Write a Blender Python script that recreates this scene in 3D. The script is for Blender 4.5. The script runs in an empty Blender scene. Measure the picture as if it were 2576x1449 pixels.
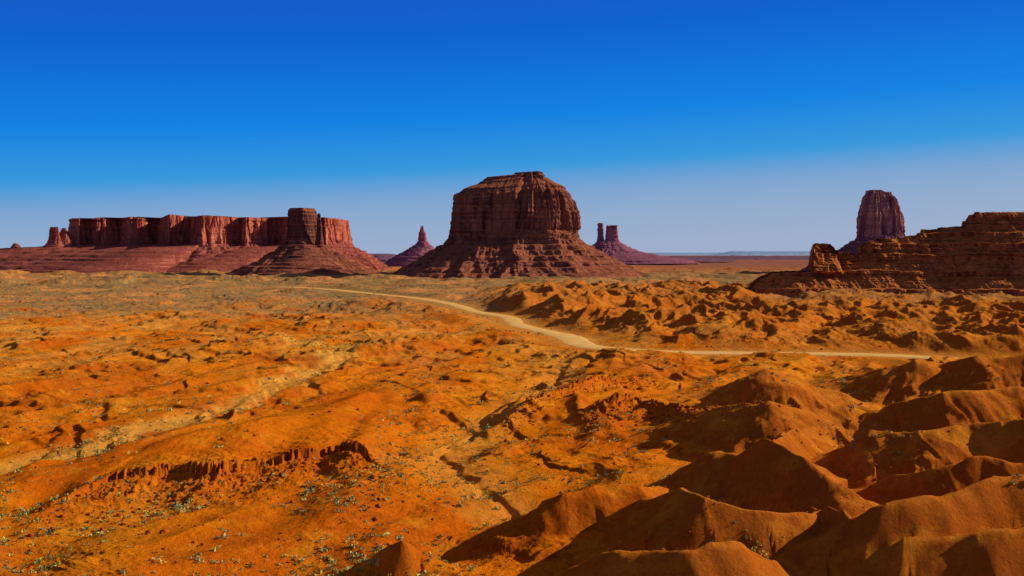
import bpy, math, numpy as np
F=2762.0; HC=60.0
rng=np.random.RandomState(7)
# ------------------------------------------------------------ noise
_p=np.random.RandomState(3).permutation(256); PERM=np.concatenate([_p,_p,_p])
_a=np.random.RandomState(4).rand(256)*2*np.pi; GX=np.cos(_a); GY=np.sin(_a)
def perlin(x,y,seed=0):
    x=np.asarray(x,float)+seed*17.31; y=np.asarray(y,float)+seed*9.77
    xf=np.floor(x); yf=np.floor(y); fx=x-xf; fy=y-yf
    xi=xf.astype(np.int64)&255; yi=yf.astype(np.int64)&255
    u=fx*fx*fx*(fx*(fx*6-15)+10); v=fy*fy*fy*(fy*(fy*6-15)+10)
    def g(ix,iy,dx,dy):
        h=PERM[PERM[ix&255]+(iy&255)]; return GX[h]*dx+GY[h]*dy
    a=g(xi,yi,fx,fy); b=g(xi+1,yi,fx-1,fy); c=g(xi,yi+1,fx,fy-1); d=g(xi+1,yi+1,fx-1,fy-1)
    return 1.5*((a*(1-u)+b*u)*(1-v)+(c*(1-u)+d*u)*v)
def ridged(x,y,seed=0): return 1-2*np.abs(perlin(x,y,seed))
def fbm(x,y,o=4,seed=0):
    r=0;a=1
    for i in range(o): r=r+a*perlin(x*2**i,y*2**i,seed+i); a*=.5
    return r
def ss(a,b,x):
    t=np.clip((np.asarray(x,float)-a)/(b-a),0,1); return t*t*(3-2*t)
def lerp(a,b,t): return a+(b-a)*t
# image pixel column and row -> world ground point at the given height
def G(px,py,h=0):
    d=(HC-h)*F/(py-640.0); return ((px-1288)/F*d, d)
def poly(pts): return np.array([list(G(p[0],p[1],p[2] if len(p)>2 else 0))+[p[2] if len(p)>2 else 0] for p in pts])
def polydist(x,y,P,along=False):
    best=np.full(x.shape,1e9); hv=np.zeros(x.shape); sv=np.zeros(x.shape); s0=0
    for i in range(len(P)-1):
        ax,ay,ah=P[i]; bx,by,bh=P[i+1]; dx,dy=bx-ax,by-ay; L=dx*dx+dy*dy
        t=np.clip(((x-ax)*dx+(y-ay)*dy)/L,0,1)
        d=np.hypot(x-ax-t*dx,y-ay-t*dy); m=d<best
        best=np.where(m,d,best); hv=np.where(m,ah+(bh-ah)*t,hv)
        if along: sv=np.where(m,s0+((x-ax)*dx+(y-ay)*dy)/math.sqrt(L),sv); s0+=math.sqrt(L)
    return (best,hv,sv) if along else (best,hv)
RIDGES=[([(1310,1310,3),(1350,1265,6),(1400,1238,8.5),(1500,1228,9),(1600,1240,8),(1680,1255,5)],16),
 ([(1580,1310,4),(1650,1262,9),(1710,1248,11.5),(1800,1265,11.5),(1920,1295,10),(2040,1322,8),(2110,1310,6)],20),
 ([(1690,1215,2),(1760,1185,5),(1850,1155,9),(1940,1133,13),(2040,1180,11.5),(2140,1240,9),(2190,1310,4)],21),
 ([(1700,1075,4),(1760,1055,7),(1830,1038,9.5),(1930,1022,12),(2050,1035,10),(2190,1048,8)],26),
 ([(2080,1165,4),(2150,1130,8),(2230,1105,11),(2330,1078,13.5),(2450,1070,14),(2620,1060,15),(2900,1060,15)],26),
 ([(2150,1070,7),(2260,1020,11),(2380,1000,14),(2500,985,15),(2700,980,15),(3000,980,14)],32),
 ([(1840,980,5),(1930,942,12),(2010,965,9),(2100,1000,5)],28),
 ([(2030,1415,4),(2080,1375,7),(2140,1338,10),(2220,1298,12.5),(2330,1268,13.5),(2450,1235,14.5),(2576,1205,15.5),(2900,1180,16)],24),
 ([(1400,1480,3),(1480,1430,7),(1560,1402,10),(1700,1388,11.5),(1850,1410,9.5),(1990,1430,6)],16),
 ([(2180,1240,5),(2260,1205,9),(2350,1180,11.5),(2480,1170,12),(2700,1170,13)],20),
 ([(2180,950,6),(2300,912,12),(2400,940,6)],30),
 ([(2380,935,8),(2480,910,13),(2650,903,14),(2900,900,14)],34),
 ([(2130,1480,3),(2200,1435,7),(2300,1400,9.5),(2450,1360,11.5),(2620,1340,12),(2800,1340,12)],17),
 ([(1930,1133,12),(1990,1110,8),(2080,1100,5)],14),([(2140,1338,10),(2080,1300,7),(2060,1270,4)],11),
 ([(2330,1268,13),(2300,1310,9),(2250,1350,4)],9),([(2450,1070,14),(2400,1110,9),(2360,1150,4)],11),([(1940,1133,12),(1900,1170,7),(1880,1200,3)],9),
 ([(1800,1265,11),(1780,1310,6),(1750,1345,2)],7),([(2500,1220,15),(2480,1270,10),(2420,1310,6)],9),([(2040,1180,11),(2010,1220,6),(1990,1250,3)],8),
 ([(870,1470,1),(950,1405,4),(1012,1358,7),(1050,1400,3.5),(1065,1465,1)],7),
 ([(1290,850,2),(1330,818,4),(1200,800,7),(1080,790,7),(960,800,6),(850,815,4)],60),
 ([(250,1185,1),(480,1130,3),(700,1080,4),(900,1010,4),(1000,985,2)],30),
]
RIDGES=[(poly([(a,b,c*1.35) for a,b,c in p]),w) for p,w in RIDGES]
SCARPS=[([(130,1300),(250,1262),(420,1240),(560,1235),(700,1205),(870,1188),(1010,1240)],8.5,18),
 ([(1470,1085),(1600,1062),(1700,1090),(1800,1110),(1940,1142)],6.5,12),
 ([(1270,1090),(1370,1038),(1500,995),(1650,972)],3.5,12),
 ([(790,893),(860,880),(930,888),(990,903)],6,12),
 ([(1790,890),(1900,880),(2010,890)],4,12),
 ([(1250,872),(1330,880),(1460,896)],2.5,12),
 ([(590,776),(640,772),(700,778)],5,25),([(700,752),(740,745),(780,752)],6,25),
 ([(810,962),(850,945),(880,962)],4,8),([(500,1095),(550,1075),(590,1090)],4,6),
 ([(100,838),(220,833),(330,842)],3,14),([(2150,893),(2300,890),(2430,900)],3,14)]
SCARPS=[(poly(p),h,w) for p,h,w in SCARPS]
WASH=poly([(1295,1300),(1230,1255),(1150,1205),(1110,1150),(1180,1110),(1270,1065),(1340,1020),(1400,980),(1415,940),(1420,905)])
WASH2=poly([(60,1190),(250,1160),(480,1085),(600,1040),(720,985),(800,945),(860,905),(700,880),(500,870)])
def catmull(P,n=12):
    P=np.array(P,float); Q=np.vstack([2*P[0]-P[1],P,2*P[-1]-P[-2]]); out=[]
    for i in range(1,len(Q)-2):
        for k in range(n):
            t=k/n; out.append(.5*((2*Q[i])+(-Q[i-1]+Q[i+1])*t+(2*Q[i-1]-5*Q[i]+4*Q[i+1]-Q[i+2])*t*t+(-Q[i-1]+3*Q[i]-3*Q[i+1]+Q[i+2])*t**3))
    out.append(Q[-2]); return np.array(out)
ROAD=np.array([G(*p) for p in [(700,724),(835,732),(960,744),(1060,755),(1140,768),(1200,785),(1275,800),(1305,822),(1365,840),(1430,858),(1470,880),(1560,891),(1700,898),(1900,901),(2080,903),(2250,907),(2430,916),(2650,925)]])
ROADC=catmull(ROAD,10); ROAD3=np.c_[catmull(ROAD,3),np.zeros(len(catmull(ROAD,3)))]
def image_column(x,y): return 1288+F*x/np.maximum(y,1.0)  # image pixel column in which a ground point appears from the camera
def macro(x,y):
    px=image_column(x,y); d=np.hypot(x,y)
    h=2.2*perlin(x/420,y/420,1)*ss(150,500,y)
    h=h+7*ss(1750,2150,px)*ss(820,1200,d)*(1-ss(1900,2600,d))
    h=h+6*ss(1180,1500,px)*ss(900,1250,d)*(1-ss(1550,1900,d))*(1-.6*ss(1750,1950,px))
    return h
def terrain(x,y,full=False):
    x=np.asarray(x,float); y=np.asarray(y,float); d=np.hypot(x,y); px=image_column(x,y)
    cell=np.maximum(0.0009*d, d*d/165720*0.6)
    def fd(lam): return np.clip(lam/(2.2*cell)-.6,0,1)
    base=macro(x,y); h=base.copy()
    wx=x+9*perlin(x/40,y/40,11); wy=y+9*perlin(x/40,y/40,12)
    u=.92*x-.39*y; v=.39*x+.92*y
    h+=3.0*perlin(u/45,v/120,21)*fd(45)+1.4*ridged(u/22,v/60,22)*fd(18)
    # shallow eroded ledges
    n=fbm(wx/130,wy/170,4,31)+.05*perlin(x/5,y/5,33)
    midl=ss(260,420,d)*(1-ss(4000,6000,d))
    h+=(1.7*ss(.08,.17,n)+1.7*ss(-.26,-.17,n)+1.6*ss(.37,.43,n))*midl
    n2=fbm(wx/45,wy/60,3,36); h+=.9*ss(.12,.2,n2)*ss(220,300,d)*fd(20)
    # fine detail
    sm=.35+.65*ss(-.25,.25,perlin(x/50,y/80,38)+.3*perlin(x/14,y/20,39))
    for lam,a in ((24,.85),(12,.5),(6,.26),(3,.15),(1.5,.09),(.8,.05)):
        h+=a*sm*ridged(wx/lam,wy/lam,40+int(lam*2))*fd(lam)
    # mid right badlands
    mb=ss(1130,1330,px+60*perlin(x/80,y/80,5))*ss(650,860,d+40*perlin(x/60,y/60,6))*(1-ss(1650,1950,d))
    mb=np.maximum(mb,.75*ss(1750,1950,px)*ss(560,700,d)*(1-ss(900,1100,d)))
    mb=np.maximum(mb,.45*ss(780,950,px)*(1-ss(1180,1250,px))*ss(830,900,d)*(1-ss(1250,1400,d)))
    mb=mb*(1-.45*ss(1850,1980,px)*ss(950,1150,d))
    w2x=x+9*perlin(x/50,y/70,51); w2y=y+14*perlin(x/50,y/70,52)
    r1=ridged(w2x/95,w2y/170,53); wgt=np.clip(.55+.5*r1,0.15,1)
    bl=6.5*r1+wgt*(7.5*ridged(w2x/40,w2y/85,54)*fd(60)+3.6*ridged(w2x/19,w2y/40,55)*fd(28)+1.5*ridged(w2x/9,w2y/17,56)*fd(12)+.6*ridged(x/4,y/7,57)*fd(6))
    h+=mb*(bl*.85+1.0)
    # knolls round the foot of the buttes
    fb=ss(2000,2400,d)*(1-ss(3600,5000,d))
    h+=fb*np.maximum(0,fbm(x/150,y/120,4,61)-.05)*12
    h+=ss(3200,4500,d)*(1-ss(9000,14000,d))*np.maximum(0,fbm(x/500,y/400,4,66))*13*ss(1500,1800,px)
    rough=np.zeros_like(h)
    near=(d<1300)
    xs=x[near]; ys=y[near]; hr=np.zeros(xs.shape)
    wxx=xs+3.0*perlin(xs/18,ys/18,71)+.6*perlin(xs/4.5,ys/4.5,73); wyy=ys+3.0*perlin(xs/18,ys/18,72)+.6*perlin(xs/4.5,ys/4.5,74)
    gul2=ridged(xs/3.2,ys/3.6,76)
    for ri,(P,w) in enumerate(RIDGES):
        m=(wxx>P[:,0].min()-w*1.8)&(wxx<P[:,0].max()+w*1.8)&(wyy>P[:,1].min()-w*1.8)&(wyy<P[:,1].max()+w*1.8)
        if not m.any(): continue
        dd,hh,sv=polydist(wxx[m],wyy[m],P,True)
        t=dd/(w*1.16)
        rill=.17*ridged(sv/13,t*.8+ri,75)+.09*ridged(sv/5,t*1.3+ri,77)+.045*ridged(sv/2.,t*2+ri,78)
        t=t*(1+rill*ss(.03,.5,t)+.025*gul2[m])
        f=np.clip(1-np.sqrt(t*t+.0008)+.012,0,1); f=f**1.15
        val=hh*f*(1+.08*perlin(sv/14,sv*0+ri,79))
        a=hr[m]; k=1.2; e=np.clip(.5+.5*(a-val)/k,0,1); hr[m]=a*e+val*(1-e)+k*e*(1-e)*np.minimum(1,np.minimum(a,val)/1.0)
    # broken hummocks between the foreground ridges
    pm=px[near]; dm=d[near]; hm=ss(1450,1700,pm+70*perlin(xs/30,ys/30,86))*(1-ss(500,600,dm))
    hum=np.maximum(0,2.0*ridged(wxx/30,wyy/34,87)+1.0*ridged(wxx/13,wyy/15,88)*(.4+.6*ridged(wxx/30,wyy/34,87))+.3*ridged(wxx/5.5,wyy/6.5,89)+.5)
    hr+=hm*hum*.6
    # scarps: bench behind, bank in front
    for P,H0,w in SCARPS:
        xa,xb=P[0,0],P[-1,0]; L=abs(xb-xa)
        m=(xs>min(xa,xb)-L*.15)&(xs<max(xa,xb)+L*.15)&(ys>P[:,1].min()-80)&(ys<P[:,1].max()+200)
        if not m.any(): continue
        xm=xs[m]; o=np.argsort(P[:,0]); yl=np.interp(xm,P[o,0],P[o,1])
        vv=ys[m]-yl+3.2*perlin(xm/9,ys[m]/9,81)+1.8*ridged(xm/3.0,ys[m]/5.0,82)+5*perlin(xm/30,ys[m]/30,83)+.8*ridged(xm/1.3,ys[m]/3,84)
        win=ss(-.12,.12,(xm-min(xa,xb))/L)*(1-ss(.88,1.12,(xm-min(xa,xb))/L))*(.75+.5*perlin(xm/12,xm*0,85))
        g=np.where(vv>0, np.exp(-np.maximum(vv,0)/(w*5)), .70*np.exp(np.minimum(vv,0)/w))
        g=np.where((vv<=0)&(vv>-.9), lerp(.70*np.exp(np.minimum(vv,0)/w),1,ss(-.9,0,vv)),g)
        hr[m]+=H0*win*g
        r=win*np.exp(-np.abs(vv+w*.35)/(w*.6)); rr=rough[near]; rr[m]=np.maximum(rr[m],r); rough[near]=rr
    rn=np.clip(rough[near],0,1)
    hr+=rn*(.8*ridged(xs/5,ys/5,91)+.5*ridged(xs/2.2,ys/2.2,92)+.3*ridged(xs/1.1,ys/1.1,93))
    hn=h[near]; k=ss(1,5,hr)*(1-rn); hn=lerp(hn,base[near]+.30*(hn-base[near]),k)+hr
    dw,_=polydist(xs+4*perlin(xs/12,ys/12,97),ys+5*perlin(xs/12,ys/14,98),WASH); dw=dw+1.0*perlin(xs/4,ys/4,95)
    hn-=1.0*(1-ss(.6,3.2,dw))+.8*(1-ss(3,14,dw))
    dw2,_=polydist(xs+8*perlin(xs/25,ys/25,97),ys+12*perlin(xs/25,ys/30,98),WASH2); k2=(1-ss(3,13,dw2+4*perlin(xs/12,ys/12,96)))
    hn-=.8*k2
    h[near]=hn
    rr_=(d<2600); dr,_=polydist(x[rr_],y[rr_],ROAD3)
    k=1-ss(11,58,dr); h[rr_]=lerp(h[rr_],base[rr_]+1.6,k)
    h=h*ss(0,60,d)
    if full:
        dW=np.full(h.shape,1e3); dW[near]=dw; dW2=np.full(h.shape,0.); dW2[near]=k2
        dR=np.full(h.shape,1e3); dR[rr_]=dr
        hrF=np.zeros_like(h); hrF[near]=hr
        return h,mb,rough,dW,dW2,dR,hrF
    return h
# ------------------------------------------------------------ mesh helpers
def grid_mesh(X,Y,Z,wrap=False):
    R,C=X.shape; co=np.stack([X,Y,Z],-1).reshape(-1,3)
    i=np.arange(R-1)[:,None]; j=np.arange(C if wrap else C-1)[None,:]; j2=(j+1)%C
    f=np.stack([i*C+j,i*C+j2,(i+1)*C+j2,(i+1)*C+j],-1).reshape(-1,4)
    return co,f
def make(name,parts,mat,cols=None,smooth=True):
    off=0; cs=[];fs=[]
    for co,f in parts: cs.append(co); fs.append(f+off); off+=len(co)
    co=np.concatenate(cs); f=np.concatenate(fs); n=f.shape[1]
    me=bpy.data.meshes.new(name); me.vertices.add(len(co)); me.vertices.foreach_set('co',co.astype(np.float32).ravel())
    me.loops.add(f.size); me.loops.foreach_set('vertex_index',f.astype(np.int32).ravel())
    me.polygons.add(len(f)); me.polygons.foreach_set('loop_start',(np.arange(len(f))*n).astype(np.int32))
    me.polygons.foreach_set('loop_total',np.full(len(f),n,np.int32))
    me.update(calc_edges=True); me.validate()
    if smooth: me.polygons.foreach_set('use_smooth',np.ones(len(me.polygons),bool))
    if cols is not None:
        ca=me.color_attributes.new('Col','FLOAT_COLOR','POINT')
        ca.data.foreach_set('color',np.c_[cols,np.ones(len(cols))].astype(np.float32).ravel())
    me.materials.append(mat); ob=bpy.data.objects.new(name,me); bpy.context.scene.collection.objects.link(ob); return ob
class NT:
    def __init__(s,name):
        s.m=bpy.data.materials.new(name); s.m.use_nodes=True; s.t=s.m.node_tree; s.t.nodes.clear()
        s.out=s.n('ShaderNodeOutputMaterial'); s.b=s.n('ShaderNodeBsdfPrincipled'); s.b.inputs['Roughness'].default_value=1
        s.b.inputs['Specular IOR Level'].default_value=.0
        s.l(s.b.outputs[0],s.out.inputs[0]); s.pos=s.n('ShaderNodeNewGeometry')
    def n(s,t): return s.t.nodes.new(t)
    def l(s,a,b): s.t.links.new(a,b)
    def noise(s,scale,vec=(1,1,1),detail=6,rough=.6,dist=0):
        mp=s.n('ShaderNodeMapping'); mp.inputs['Scale'].default_value=vec; s.l(s.pos.outputs['Position'],mp.inputs[0])
        t=s.n('ShaderNodeTexNoise'); t.inputs['Scale'].default_value=scale; t.inputs['Detail'].default_value=detail
        t.inputs['Roughness'].default_value=rough; t.inputs['Distortion'].default_value=dist; s.l(mp.outputs[0],t.inputs[0]); return t.outputs[0]
    def rng(s,v,a,b,c,d):
        t=s.n('ShaderNodeMapRange'); s.l(v,t.inputs[0])
        for i,q in enumerate((a,b,c,d)): t.inputs[i+1].default_value=q
        return t.outputs[0]
    def mix(s,f,a,b,mode='MIX'):
        t=s.n('ShaderNodeMix'); t.data_type='RGBA'; t.blend_type=mode
        for v,i in ((f,0),(a,6),(b,7)):
            if isinstance(v,(int,float)): t.inputs[i].default_value=v
            elif isinstance(v,tuple): t.inputs[i].default_value=(*v,1)
            else: s.l(v,t.inputs[i])
        return t.outputs[2]
    def bump(s,h,dist,strength=1,prev=None):
        t=s.n('ShaderNodeBump'); t.inputs['Distance'].default_value=dist; t.inputs['Strength'].default_value=strength; s.l(h,t.inputs['Height'])
        if prev is not None: s.l(prev,t.inputs['Normal'])
        return t.outputs[0]
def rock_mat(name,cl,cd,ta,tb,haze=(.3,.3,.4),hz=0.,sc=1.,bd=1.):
    s=NT(name)
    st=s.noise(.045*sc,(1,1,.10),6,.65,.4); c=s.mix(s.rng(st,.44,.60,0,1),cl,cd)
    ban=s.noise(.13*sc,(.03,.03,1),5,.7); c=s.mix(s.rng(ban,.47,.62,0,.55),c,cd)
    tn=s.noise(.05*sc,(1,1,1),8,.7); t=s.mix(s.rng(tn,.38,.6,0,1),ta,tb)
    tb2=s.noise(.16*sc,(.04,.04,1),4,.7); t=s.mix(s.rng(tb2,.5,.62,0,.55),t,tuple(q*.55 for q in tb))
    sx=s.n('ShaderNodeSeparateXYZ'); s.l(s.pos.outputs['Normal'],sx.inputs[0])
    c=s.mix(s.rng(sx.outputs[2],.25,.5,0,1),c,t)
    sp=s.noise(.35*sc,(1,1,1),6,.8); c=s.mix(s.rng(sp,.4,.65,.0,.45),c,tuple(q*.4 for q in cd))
    c=s.mix(hz,c,haze); s.l(c,s.b.inputs['Base Color'])  # distance haze is painted into the rock's base colour
    b=s.bump(s.noise(.06*sc,(1,1,.18),8,.7),9*bd/sc); b=s.bump(s.noise(.3*sc,(1,1,1),8,.75),2.6*bd/sc,1,b)
    s.l(b,s.b.inputs['Normal']); return s.m
# ------------------------------------------------------------ butte builder
def superellipse(cx,cy,hw,hd,n,rot,N):
    a=np.linspace(0,2*np.pi,4000,endpoint=False)+np.pi/2
    x=hw*np.sign(np.cos(a))*np.abs(np.cos(a))**(2/n); y=hd*np.sign(np.sin(a))*np.abs(np.sin(a))**(2/n)
    r=math.radians(rot); x,y=x*math.cos(r)-y*math.sin(r),x*math.sin(r)+y*math.cos(r)
    x*=hw/np.abs(x).max(); return np.c_[x+cx,y+cy]
def resample(P,N):
    Q=np.vstack([P,P[:1]]); s=np.r_[0,np.cumsum(np.hypot(*np.diff(Q,axis=0).T))]
    t=np.linspace(0,s[-1],N,endpoint=False); return np.c_[np.interp(t,s,Q[:,0]),np.interp(t,s,Q[:,1])],t
def gsm(P,k):
    n=len(P); r=np.arange(n); r=np.minimum(r,n-r); g=np.exp(-.5*(r/k)**2); g/=g.sum()
    return np.real(np.fft.ifft(np.fft.fft(P,axis=0)*np.fft.fft(g)[:,None],axis=0))
def normals(P):
    T=np.roll(P,-1,0)-np.roll(P,1,0); n=np.c_[T[:,1],-T[:,0]]; n/=np.linalg.norm(n,axis=1)[:,None]+1e-9; return n
def butte(dc,rows,ref,hd=None,n=3,rot=0,contour=None,N=900,K=200,amp=1.,tal=1.,seed=0,wr=2.,top=None,shoulder=None,terr=12.,nscale=1.,cdy=0,ksm=None,tamp=1.,big=0.,calm=None):
    s=F/dc; R=np.array(rows,float); z=HC+(640-R[:,0])/s; xl=(R[:,1]-1288)/s; xr=(R[:,2]-1288)/s
    i0=ref; offL=xl[i0]-xl; offR=xr-xr[i0]
    if contour is None:
        hw=(xr[i0]-xl[i0])/2; C=superellipse((xr[i0]+xl[i0])/2,dc+cdy,hw,hd if hd else hw,n,rot,N)
    else: C=np.array(contour,float)
    C,S=resample(C,N)
    if (C[:,0]*np.roll(C[:,1],-1)-np.roll(C[:,0],-1)*C[:,1]).sum()<0: C=C[::-1].copy()   # counter-clockwise
    C1=gsm(C,ksm if ksm else N/60); n1=normals(C1)
    u=np.r_[0,np.cumsum(np.abs(np.diff(z))+.4*np.abs(np.diff(offL))+.4*np.abs(np.diff(offR)))]
    uu=np.linspace(0,u[-1],K); Z=np.interp(uu,u,z); OL=np.interp(uu,u,offL); OR=np.interp(uu,u,offR)
    w=np.clip((n1[:,0]+1)/wr,0,1)
    zc=z[i0]; zs=HC+(640-shoulder)/s if shoulder else Z.max()
    SS=S[None,:]; q=nscale
    ZZ=Z[:,None]
    below=1-ss(zc-14*nscale,zc+3*nscale,ZZ+6*q*perlin(SS/(40*q),ZZ*0,seed+30))
    above=ss(zs-4*nscale,zs+6*nscale,ZZ+5*q*perlin(SS/(35*q),ZZ*0,seed+31))
    cf=(1-below)*(1-.45*above)
    sw=SS+8*q*perlin(SS/(30*q),ZZ/(60*q),seed+9)
    cl=amp*q*(9*ridged(sw/(62*q),ZZ/(500*q),seed)+6.5*ridged(sw/(26*q),ZZ/(220*q),seed+1)+3.4*ridged(sw/(11*q),ZZ/(90*q),seed+2)+1.1*fbm(SS/(5*q),ZZ/(9*q),3,seed+3))
    cl=cl+big*q*11*perlin(sw/(110*q),ZZ/(600*q),seed+6)
    # blocky buttresses that end part-way up
    cl=cl+amp*q*5*ss(-.05,.05,perlin(sw/(34*q),sw*0,seed+32)-(ZZ-zc)/(1.2*max(zs-zc,1))+.25)
    crack=-amp*q*10*np.clip(ridged(sw/(38*q),ZZ/(400*q),seed+7)-.84,0,1)/.16
    cl=cl+crack-amp*q*13
    if calm: cl=cl*(calm[2]+(1-calm[2])*ss(calm[0],calm[1],n1[:,0]))[None,:]
    strat=q*(2.4*perlin(ZZ/(9*q),SS/(300*q),seed+4)+1.3*perlin(ZZ/(3.5*q),SS/(200*q),seed+5))
    dep=np.clip((zc-ZZ)/max(zc,1),0,1.2)
    gul=tal*q*(18*ridged(SS/(75*q)+.4*perlin(ZZ/(40*q),SS/(60*q),seed+12),ZZ/(200*q),seed+13)+9*ridged(SS/(30*q),ZZ/(70*q),seed+14)+4*ridged(SS/(13*q),ZZ/(22*q),seed+15)-10)*np.minimum(1,dep*2.2+.12)
    rg=q*tamp*(2.8*fbm(SS/(9*q),ZZ/(6*q),3,seed+16))
    off=OL[:,None]*(1-w)[None,:]+OR[:,None]*w[None,:]
    D=off+cf*(cl+strat)+below*(gul+rg+strat*1.6)+above*strat*1.2
    lo=(below*1.0)
    X=lerp(C[None,:,0],C1[None,:,0],np.minimum(1,lo*.8))+n1[None,:,0]*D
    Y=lerp(C[None,:,1],C1[None,:,1],np.minimum(1,lo*.8))+n1[None,:,1]*D
    T=terr*q; zz=Z[:,None]+q*4*perlin(SS/(90*q),np.zeros_like(SS),seed+20)+0*X
    fr=zz/T-np.floor(zz/T); zt=T*(np.floor(zz/T)+ss(.35,.95,fr)); Zf=lerp(ZZ+0*X,lerp(ZZ+0*X,zt,.62),below*ss(0,12,ZZ))
    if top is not None: Zf=Zf+above*top((X*s+1288))/s
    cx,cy=X[0].mean(),Y[0].mean(); caps=[]
    for k in (.0,.3,.6,.85): caps.append((cx+(X[0]-cx)*k,cy+(Y[0]-cy)*k,Zf[0]))
    X=np.vstack([c[0] for c in caps]+[X]); Y=np.vstack([c[1] for c in caps]+[Y]); Zf=np.vstack([c[2] for c in caps]+[Zf])
    return grid_mesh(X,Y,Zf,wrap=True)
# ------------------------------------------------------------ ground
yrows=np.r_[np.linspace(9000,1800,30,endpoint=False),np.arange(1800,1500,-6),np.arange(1500,1000,-1.05),np.arange(1000,760,-.6),np.arange(760,662,-.42),[660,658,656,654,652,650.5,649,648,647,646,645,644.4,643.8,643.2,642.6]]
D=HC*F/(yrows-640)
B=np.r_[np.linspace(-1.6,-.52,110,endpoint=False),np.arange(-.52,.52,.00082),np.linspace(.52,1.6,110)]
X=D[:,None]*B[None,:]; Y=D[:,None]+0*X
h,mb,rough,dW,dW2,dR,hr=terrain(X.ravel(),Y.ravel(),True)
H=h.reshape(X.shape)
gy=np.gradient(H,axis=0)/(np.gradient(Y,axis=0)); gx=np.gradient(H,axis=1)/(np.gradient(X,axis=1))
slope=np.hypot(gx,gy).ravel(); x=X.ravel(); y=Y.ravel(); d=np.hypot(x,y); px=image_column(x,y)
A=lambda *c: np.array(c)[None,:]
col=np.repeat(A(.86,.205,.005),len(x),0)
def mixc(col,c,m): return col+(c-col)*np.clip(m,0,1)[:,None]
n1=fbm(x/60,y/90,4,101); n2=fbm(x/12,y/16,3,102); n3=fbm(x/250,y/250,3,103); n4=fbm(x/30,y/60,4,104)
col=mixc(col,A(.90,.29,.012),ss(-.15,.5,n1)*.7)
col=mixc(col,A(.70,.12,.005),ss(.1,.5,-n1)*.6)
col=mixc(col,A(.86,.37,.06),ss(400,800,d)*ss(-.4,.4,n4)*.65)
col=mixc(col,A(.30,.17,.03),ss(.0,.5,n2)*ss(350,700,d)*.4)
sage=ss(850,1400,d+260*n3+160*n1)*(1-ss(3000,4200,d))
col=mixc(col,A(.26,.21,.09),sage*ss(-.7,.15,n2+.4*n1+.35)*.9)
col=mixc(col,A(.78,.31,.09),ss(.2,.4,fbm(x/160,y/130,4,110))*ss(1200,1500,d)*.75)
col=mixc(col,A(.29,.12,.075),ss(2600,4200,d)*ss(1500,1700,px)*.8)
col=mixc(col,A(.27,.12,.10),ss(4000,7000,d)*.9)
brown=np.maximum(mb*.8,ss(1,5,hr)*ss(1500,1800,px+80*n1)*.8)
col=mixc(col,A(.68,.205,.024),brown)
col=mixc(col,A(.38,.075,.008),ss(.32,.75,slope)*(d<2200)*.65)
col=mixc(col,A(.66,.11,.008),np.clip(rough,0,1)*.5)
col=mixc(col,A(.88,.45,.07),(dW2*.7))
col=mixc(col,A(.84,.37,.05),(1-ss(3,16,dW))*.5)
col=mixc(col,A(.80,.40,.08),(1-ss(8,26,dR))*.5)
s=NT('desert_sand')
at=s.n('ShaderNodeAttribute'); at.attribute_name='Col'
c=at.outputs['Color']
c=s.mix(s.rng(s.noise(.22,(1,1,1),8,.72),.35,.68,.0,.45),c,(.36,.07,.006))
c=s.mix(s.rng(s.noise(1.1,(1,1,1),5,.75),.54,.68,.0,.5),c,(.12,.03,.006))
c=s.mix(s.rng(s.noise(.09,(1,1,1),6,.7),.52,.66,.0,.35),c,(.88,.36,.02))
s.l(c,s.b.inputs['Base Color'])
b=s.bump(s.noise(.25,(1,1,1),8,.7),1.0); b=s.bump(s.noise(1.3,(1,1,1),6,.75),.4,1,b); s.l(b,s.b.inputs['Normal'])
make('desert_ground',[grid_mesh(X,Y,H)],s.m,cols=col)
# ------------------------------------------------------------ road
P=ROADC; T=np.gradient(P,axis=0); T/=np.linalg.norm(T,axis=1)[:,None]; Nn=np.c_[-T[:,1],T[:,0]]
seg=np.r_[0,np.cumsum(np.hypot(*np.diff(P,axis=0).T))]; q=np.arange(0,seg[-1],4.)
Pc=np.c_[np.interp(q,seg,P[:,0]),np.interp(q,seg,P[:,1])]; Nc=np.c_[np.interp(q,seg,Nn[:,0]),np.interp(q,seg,Nn[:,1])]
hwid=7.5+1.5*perlin(q/60,q*0,5)+1.0*perlin(q/15,q*0,6)+2*np.exp(-((Pc[:,1]-740)/80)**2)
us=np.linspace(-1,1,9); RX=Pc[:,0,None]+Nc[:,0,None]*us*hwid[:,None]; RY=Pc[:,1,None]+Nc[:,1,None]*us*hwid[:,None]
RZ=terrain(RX.ravel(),RY.ravel()).reshape(RX.shape)+.40-.38*np.abs(us)**4
s=NT('packed_dirt'); c=s.mix(s.rng(s.noise(.15,(1,1,1),6,.7),.35,.65,0,1),(.88,.54,.18),(.84,.42,.09)); s.l(c,s.b.inputs['Base Color'])
s.l(s.bump(s.noise(.8),.15),s.b.inputs['Normal'])
make('dirt_road',[grid_mesh(RX,RY,RZ)],s.m)
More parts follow.
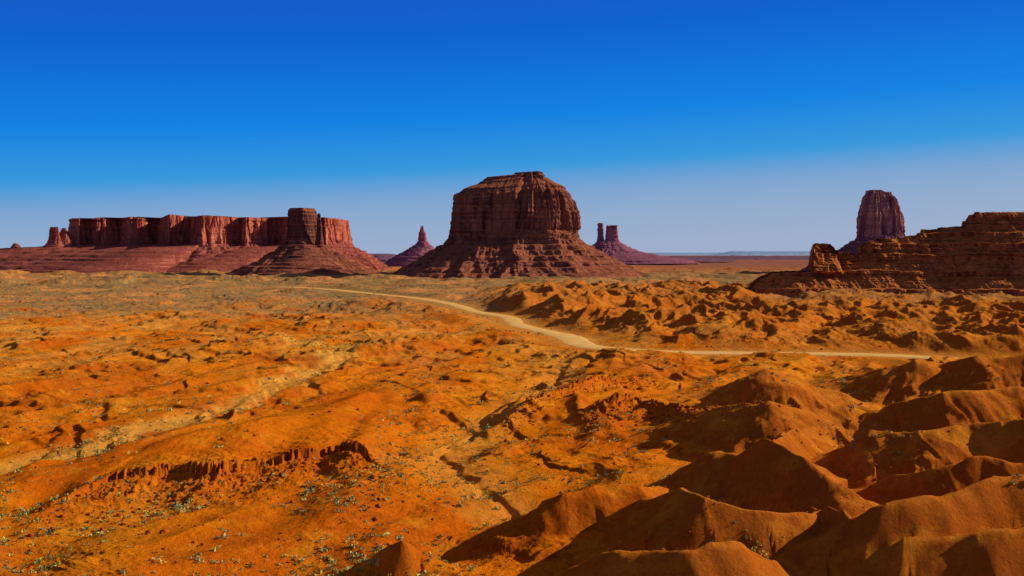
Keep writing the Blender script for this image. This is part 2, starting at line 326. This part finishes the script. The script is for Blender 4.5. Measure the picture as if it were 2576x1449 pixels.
# ------------------------------------------------------------ buttes
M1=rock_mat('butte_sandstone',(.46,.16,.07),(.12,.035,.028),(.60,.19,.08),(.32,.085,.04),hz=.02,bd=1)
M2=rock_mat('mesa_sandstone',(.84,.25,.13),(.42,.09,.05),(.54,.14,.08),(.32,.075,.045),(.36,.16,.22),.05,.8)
M3=rock_mat('far_sandstone',(.70,.23,.16),(.36,.10,.09),(.42,.12,.11),(.28,.08,.08),(.34,.2,.40),.15,.7)  # rock colours shifted to purple as painted distance haze
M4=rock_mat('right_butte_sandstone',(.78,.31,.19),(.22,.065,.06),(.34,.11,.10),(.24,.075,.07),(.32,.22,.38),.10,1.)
MR=[(440,1226,1366),(448,1218,1369),(451,1212,1382),(457,1204,1390),(461,1190,1396),(471,1168,1418),(484,1149,1427),(490,1143,1431),(520,1140,1439),(550,1138,1447),(580,1135,1451),(604,1133,1456),(612,1128,1462),(616,1117,1472),(640,1080,1512),(662,1044,1556),(685,1000,1600),(700,965,1632),(712,935,1660)]
def mtop(p): return -8*(1-ss(1210,1345,p))+5*ss(1320,1350,p)*(1-ss(1362,1372,p))
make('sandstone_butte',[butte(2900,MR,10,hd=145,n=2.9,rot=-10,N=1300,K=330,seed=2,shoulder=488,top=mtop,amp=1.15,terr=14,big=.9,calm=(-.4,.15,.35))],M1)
MT=[(524,733,789),(530,728,794),(545,727,796),(575,725,799),(604,723,804),(612,720,808),(617,708,822),(635,688,850),(655,650,885),(675,605,925),(693,570,962),(705,550,985)]
sp=[(537,800,804),(545,798,807),(575,797,811),(612,793,814),(630,785,818)]
M1b=rock_mat('shaded_butte_sandstone',(.26,.08,.045),(.10,.03,.025),(.56,.17,.075),(.30,.08,.04),hz=.02,bd=1)  # butte rock with cliff colours darkened to paint in its shadowed face
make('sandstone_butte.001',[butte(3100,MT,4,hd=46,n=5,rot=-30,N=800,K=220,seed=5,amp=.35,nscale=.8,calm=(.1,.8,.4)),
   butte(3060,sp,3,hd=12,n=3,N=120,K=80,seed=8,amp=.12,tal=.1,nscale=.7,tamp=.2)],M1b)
RB=[(479,2183,2234),(487,2180,2239),(491,2176,2243),(505,2172,2250),(530,2167,2259),(545,2165,2265),(590,2162,2268),(600,2158,2273),(606,2148,2290),(622,2122,2322),(640,2090,2355),(665,2050,2395),(693,2005,2440),(705,1990,2460)]
make('sandstone_butte.002',[butte(3200,RB,6,hd=52,n=3.0,rot=8,N=800,K=240,seed=12,amp=.75,shoulder=494,nscale=.75,big=.4,top=lambda p:-5*ss(2208,2222,p))],M4)
# mesa
dcm=3600.; sm=F/dcm
def mp(p,dy): return ((p-1288)/F*(dcm+dy),dcm+dy)
front=[(172,100),(200,70),(228,140),(240,60),(262,70),(300,165),(326,35),(350,40),(394,165),(426,-25),(456,50),(474,70),(508,-90),(560,-30),(604,45),(616,-15),(650,20),(698,120),(728,20),(765,40),(812,110),(820,70),(845,140),(868,210),(883,380)]
back=[(880,660),(700,800),(450,800),(200,700),(172,420)]
fine=[mp(*p) for p in (back[2:]+front+back[:2])]
rowsM=[(545,176,880),(549,173,882),(552,174,881),(575,171,883),(600,169,885),(612,168,887),(618,100,897),(626,-20,914),(640,-110,938),(660,-200,965),(682,-290,1000),(695,-330,1020)]
def mesatop(p): return 7*np.exp(-((p-420)/45)**2)*1.0+1.5*np.sin(p/37.)
tow=[(571,129,143),(578,127,148),(600,125,153),(612,120,160),(625,105,175)]
tow2=[(574,158,166),(585,152,172),(596,148,178),(612,140,184),(625,130,190)]
knob=[(612,36,44),(618,33,48),(626,26,58),(634,10,80)]
make('sandstone_mesa',[butte(3600,rowsM,5,contour=fine,N=2600,K=230,seed=21,amp=.95,wr=.7,top=mesatop,shoulder=553,ksm=22,tal=1.1),
  butte(3640,tow,3,hd=20,N=160,K=70,seed=23,amp=.35,tal=.2,nscale=.5),butte(3660,tow2,2,hd=18,N=160,K=60,seed=25,amp=.35,tal=.2,nscale=.5),
  butte(3640,knob,1,hd=12,N=100,K=40,seed=27,amp=.2,tal=.2,nscale=.6)],M2)
# small spire
SP=[(568,1060,1063),(573,1058,1066),(583,1056,1068),(586,1054,1072),(606,1052,1074),(612,1047,1080),(620,1034,1087),(632,1012,1100),(645,990,1120),(662,968,1140),(672,955,1150)]
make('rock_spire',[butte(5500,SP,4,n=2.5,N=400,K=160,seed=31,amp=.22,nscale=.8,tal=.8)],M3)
PI=[(561,1504,1516),(566,1503,1517),(590,1503,1518),(608,1501,1520),(616,1498,1524)]
BL=[(573,1525,1553),(580,1524,1554),(600,1523,1556),(610,1520,1559),(618,1516,1564)]
FT=[(607,1503,1557),(610,1500,1561),(620,1487,1576),(632,1470,1605),(643,1450,1665),(652,1430,1730),(662,1420,1760)]
def ctop(p): return 6*ss(.2,.5,np.sin(p*.75))*1.0
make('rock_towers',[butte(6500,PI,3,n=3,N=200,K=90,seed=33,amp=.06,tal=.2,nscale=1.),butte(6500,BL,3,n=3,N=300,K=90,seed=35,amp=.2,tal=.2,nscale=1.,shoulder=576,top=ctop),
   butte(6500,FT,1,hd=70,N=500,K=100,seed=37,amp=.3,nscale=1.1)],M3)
# distant low land
M5=rock_mat('haze_plateau',(.40,.50,.62),(.34,.42,.55),(.36,.44,.58),(.32,.40,.52),(.38,.52,.68),.75,.1)  # bluish base colours stand in for air haze over the far plateau
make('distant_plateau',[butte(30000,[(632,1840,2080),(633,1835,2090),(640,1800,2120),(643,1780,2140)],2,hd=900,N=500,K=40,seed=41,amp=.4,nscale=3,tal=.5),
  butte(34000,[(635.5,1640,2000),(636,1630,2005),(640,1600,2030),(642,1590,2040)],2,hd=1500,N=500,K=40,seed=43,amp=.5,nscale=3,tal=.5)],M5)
M6=rock_mat('low_mesa_rock',(.32,.11,.10),(.2,.07,.075),(.26,.09,.08),(.2,.075,.075),(.30,.22,.38),.25,.4)  # purple cast of the far mesas is haze put into the colour
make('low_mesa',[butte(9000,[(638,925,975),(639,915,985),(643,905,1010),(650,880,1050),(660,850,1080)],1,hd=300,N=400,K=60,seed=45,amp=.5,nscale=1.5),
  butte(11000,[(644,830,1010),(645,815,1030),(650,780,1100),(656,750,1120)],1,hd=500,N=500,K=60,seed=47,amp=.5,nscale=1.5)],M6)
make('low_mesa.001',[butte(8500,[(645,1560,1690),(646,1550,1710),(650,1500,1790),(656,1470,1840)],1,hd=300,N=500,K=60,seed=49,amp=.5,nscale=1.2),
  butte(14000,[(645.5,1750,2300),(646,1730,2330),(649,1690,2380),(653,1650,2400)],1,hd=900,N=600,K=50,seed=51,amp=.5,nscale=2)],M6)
# ------------------------------------------------------------ right rocky ridge (layered)
dr0=1300.; sr=F/dr0
sk=np.array([(1780,775),(1830,752),(1870,730),(1900,704),(1935,688),(2018,684),(2024,668),(2030,640),(2040,624),(2050,617),(2075,616),(2086,622),(2094,636),(2110,641),(2150,645),(2166,640),(2174,620),(2200,612),(2245,603),(2300,600),(2338,590),(2345,580),(2380,578),(2436,574),(2446,560),(2458,541),(2520,538),(2700,537),(3000,545),(3300,600),(3500,700)],float)
xr=np.arange((1760-1288)/sr,(3400-1288)/sr,.55)
crest=HC+(640-np.interp(xr*sr+1288,sk[:,0],sk[:,1]))/sr
cj=crest+1.5*perlin(xr/14,xr*0,8); crest=lerp(crest,3.5*np.round(cj/3.5),.65*(crest>55))
crest=crest+.8*perlin(xr/9,xr*0,3)+.9*perlin(xr/2.6,xr*0,4)
prof=[(-4,-140),(8,-86),(14,-70),(16,-66),(21,-64.5),(22,-54),(34,-34),(35,-31),(41,-30),(42,-22),(52,-9),(53,-7),(57,-6.4),(57.6,-4),(61,-3.3),(62,4),(68,8),(68.6,11),(73,12),(74,22),(80,30),(81,33),(86,34),(87,48),(95,58),(96,61),(101,61.6),(101.6,65),(108,66),(112,76)]
prof=np.array(prof,float); up=np.r_[0,np.cumsum(np.hypot(*np.diff(prof,axis=0).T))]; uu=np.linspace(0,up[-1],360)
pz=np.interp(uu,up,prof[:,0])[:,None]; py_=np.interp(uu,up,prof[:,1])[:,None]
py_=np.minimum(py_,np.interp(crest,prof[:,0],prof[:,1])[None,:]+8)
xx=xr[None,:]
ws=xx+3*perlin(xx/12,pz/20,61)
cliffn=12*fbm(xx/70,pz/120,3,62)+5.5*ridged(ws/22,pz/50,63)+3.0*ridged(ws/8,pz/16,64)+1.5*fbm(xx/3.,pz/2.5,3,65)
fine_st=1.8*perlin(pz/2.0,xx/80,66)+1.2*perlin(pz/.9,xx/50,67)
low=1-ss(14,36,pz)
rub=low*(7*ridged(xx/32,pz/60,68)+3.5*ridged(xx/13,pz/20,69))
Yr=dr0+py_-cliffn*(1-.5*low)-fine_st*(1-low)-rub
pxx=xr*sr+1288
Yr=Yr-18*(ss(2015,2030,pxx)*(1-ss(2092,2112,pxx)))[None,:]*ss(34,44,pz)
Yr=Yr+(90*(1-ss(1780,1960,pxx)))[None,:]+(-60*ss(2150,2600,pxx))[None,:]
zz=pz+2.0*perlin(xx/50,pz/60,70)+.5*perlin(xx/6,pz/6,71)
Zr=np.minimum(zz,crest[None,:]+.02*(pz))
Xr=xx+0*Yr
backs=[(6,0),(10,-8),(22,-30),(45,-60),(90,-130)]
Xb=np.vstack([Xr]+[Xr[-1:]]*len(backs)); Yb=np.vstack([Yr]+[Yr[-1:]+b for b,_ in backs]); Zb=np.vstack([Zr]+[np.maximum(Zr[-1:]+zq,-8) for _,zq in backs])
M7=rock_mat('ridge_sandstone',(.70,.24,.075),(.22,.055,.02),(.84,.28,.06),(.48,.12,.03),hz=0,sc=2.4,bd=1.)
make('rocky_ridge',[grid_mesh(Xb,Yb,Zb)],M7)
# ------------------------------------------------------------ scattered rocks
t=(1+5**.5)/2
IV=np.array([(-1,t,0),(1,t,0),(-1,-t,0),(1,-t,0),(0,-1,t),(0,1,t),(0,-1,-t),(0,1,-t),(t,0,-1),(t,0,1),(-t,0,-1),(-t,0,1)],float)/1.9
IF=np.array([(0,11,5),(0,5,1),(0,1,7),(0,7,10),(0,10,11),(1,5,9),(5,11,4),(11,10,2),(10,7,6),(7,1,8),(3,9,4),(3,4,2),(3,2,6),(3,6,8),(3,8,9),(4,9,5),(2,4,11),(6,2,10),(8,6,7),(9,8,1)])
pts=[];
for P,H0,w in SCARPS[:6]:
    n=900 if w>=10 and P[0,1]<400 else 200
    k=rng.rand(n); o=np.argsort(P[:,0]); xq=lerp(P[:,0].min(),P[:,0].max(),k); yq=np.interp(xq,P[o,0],P[o,1])-np.abs(rng.randn(n))*w*1.3+rng.randn(n)*1.5+1
    pts.append(np.c_[xq,yq,.12+.25*rng.rand(n)**2+.7*rng.rand(n)**12])
n=7000; dq=190*np.exp(rng.rand(n)*math.log(1100/190)); bq=(rng.rand(n)-.5)*1.1; m=fbm(dq*bq/30,dq/30,3,120)>.08
pts.append(np.c_[(bq*dq)[m],dq[m],(.12+.45*rng.rand(n)**3*(dq/300))[m]])
pts=np.concatenate(pts); pz0,_,_,_,_,rdk,_=terrain(pts[:,0],pts[:,1],True); pts=pts[rdk>12]; pz0=pz0[rdk>12]
n=len(pts); V=IV[None]*(pts[:,2][:,None,None])*(1+.35*(rng.rand(n,12,1)-.5)*2)*(np.array([1,1,.75])*(1+.4*(rng.rand(n,1,3)-.5)))
V=V+np.stack([pts[:,0],pts[:,1],pz0+pts[:,2]*.15],-1)[:,None,:]
Fc=(IF[None]+(np.arange(n)*12)[:,None,None]).reshape(-1,3)
s=NT('red_boulder'); c=s.mix(s.rng(s.noise(1.2),.35,.65,0,1),(.45,.10,.015),(.2,.05,.012)); s.l(c,s.b.inputs['Base Color'])
make('scattered_rocks',[(V.reshape(-1,3),Fc)],s.m,smooth=False)
# ------------------------------------------------------------ shrubs
n=50000; dq=185*np.exp(rng.rand(n)*math.log(2200/185)); bq=(rng.rand(n)-.5)*1.15; xq=bq*dq
dens=fbm(xq/40,dq/55,3,130)*.7+.65*(rng.rand(n)-.5)
_,_,_,w1,w2,rdd,hrr=terrain(xq,dq,True)
dens+=.5*w2+.25*(w1<20)-.3*(hrr>5)+.15*ss(500,1500,dq)
m=(dens>.17)&(rdd>12); xq=xq[m];dq=dq[m]; n=len(xq)
zq=terrain(xq,dq); r=(.26+.42*rng.rand(n)**2+.7*rng.rand(n)**8)*(1+ss(300,1800,dq)*1.3)
K=22; dirs=rng.randn(n,K,3); dirs[...,2]=np.abs(dirs[...,2]); dirs/=np.linalg.norm(dirs,axis=-1,keepdims=True)
cen=dirs*(r[:,None,None])*(.45+.5*rng.rand(n,K,1))*np.array([1,1,.8]); 
tri=cen[:,:,None,:]+rng.randn(n,K,3,3)*(.28*r[:,None,None,None])
tri[...,2]=np.maximum(tri[...,2],-.05)
tri+=np.stack([xq,dq,zq],-1)[:,None,None,:]
cc=np.where(rng.rand(n,1)<.5,A(.58,.46,.10),A(.32,.34,.13))*(.6+.7*rng.rand(n,1)); cc=np.repeat(cc,K*3,0)*(.75+.5*rng.rand(n*K*3,1))
s=NT('sagebrush'); at=s.n('ShaderNodeAttribute'); at.attribute_name='Col'; s.l(at.outputs['Color'],s.b.inputs['Base Color'])
make('desert_shrubs',[(tri.reshape(-1,3),np.arange(n*K*3).reshape(-1,3))],s.m,cols=cc,smooth=False)
print('shrubs',n,'terrain',X.shape)
# ------------------------------------------------------------ sky, sun, camera
EL,AZ=25.,12.   # elevation, degrees beyond due right
sd=np.array([math.cos(math.radians(EL))*math.cos(math.radians(AZ)),math.cos(math.radians(EL))*math.sin(math.radians(AZ)),math.sin(math.radians(EL))])
W=bpy.data.worlds.new('World'); bpy.context.scene.world=W; W.use_nodes=True; t=W.node_tree; t.nodes.clear()
o=t.nodes.new('ShaderNodeOutputWorld'); bg=t.nodes.new('ShaderNodeBackground'); bg.inputs[1].default_value=.1; t.links.new(bg.outputs[0],o.inputs[0])
sky=t.nodes.new('ShaderNodeTexSky'); sky.sky_type='NISHITA'; sky.sun_disc=False; sky.sun_elevation=math.radians(EL); sky.sun_rotation=math.radians(90-AZ)
sky.air_density=1.; sky.dust_density=.4; sky.ozone_density=2.5
tc=t.nodes.new('ShaderNodeTexCoord'); sx=t.nodes.new('ShaderNodeSeparateXYZ'); t.links.new(tc.outputs['Generated'],sx.inputs[0])
ma=t.nodes.new('ShaderNodeMath'); ma.operation='MULTIPLY_ADD'; t.links.new(sx.outputs[0],ma.inputs[0]); ma.inputs[1].default_value=-.05; t.links.new(sx.outputs[2],ma.inputs[2])
rp=t.nodes.new('ShaderNodeValToRGB'); t.links.new(ma.outputs[0],rp.inputs[0])
st=[(0,(.34,.43,.61)),(.03,(.29,.41,.62)),(.055,(.20,.37,.64)),(.08,(.03,.31,.72)),(.125,(.0,.215,.77)),(.20,(.0,.115,.64)),(.30,(.01,.08,.5)),(.6,(.12,.11,.19)),(1,(.10,.10,.17))]
el=rp.color_ramp.elements
el[0].position=0; el[0].color=(*st[0][1],1); el[1].position=1; el[1].color=(*st[-1][1],1)
for p_,c_ in st[1:-1]:
    e=el.new(p_); e.color=(*c_,1)
sc=t.nodes.new('ShaderNodeVectorMath'); sc.operation='SCALE'; sc.inputs[3].default_value=10.; t.links.new(rp.outputs[0],sc.inputs[0])
mx=t.nodes.new('ShaderNodeMix'); mx.data_type='RGBA'; mx.inputs[0].default_value=.975; t.links.new(sky.outputs[0],mx.inputs[6]); t.links.new(sc.outputs[0],mx.inputs[7])
t.links.new(mx.outputs[2],bg.inputs[0])
from mathutils import Vector
L=bpy.data.lights.new('sun','SUN'); L.energy=5.; L.angle=math.radians(.5); L.color=(1,.92,.78)
lo=bpy.data.objects.new('sun',L); bpy.context.scene.collection.objects.link(lo); lo.rotation_euler=Vector(sd).to_track_quat('Z','Y').to_euler()
cam=bpy.data.cameras.new('camera'); co=bpy.data.objects.new('camera',cam); bpy.context.scene.collection.objects.link(co)
cam.sensor_width=36; cam.lens=36*F/2576; cam.clip_start=.5; cam.clip_end=200000
co.location=(0,0,HC); co.rotation_euler=(math.radians(90)-math.atan(84.5/F),0,0); bpy.context.scene.camera=co
v=bpy.context.scene.view_settings; v.view_transform='Standard'; v.look='None'; v.exposure=0; v.gamma=1
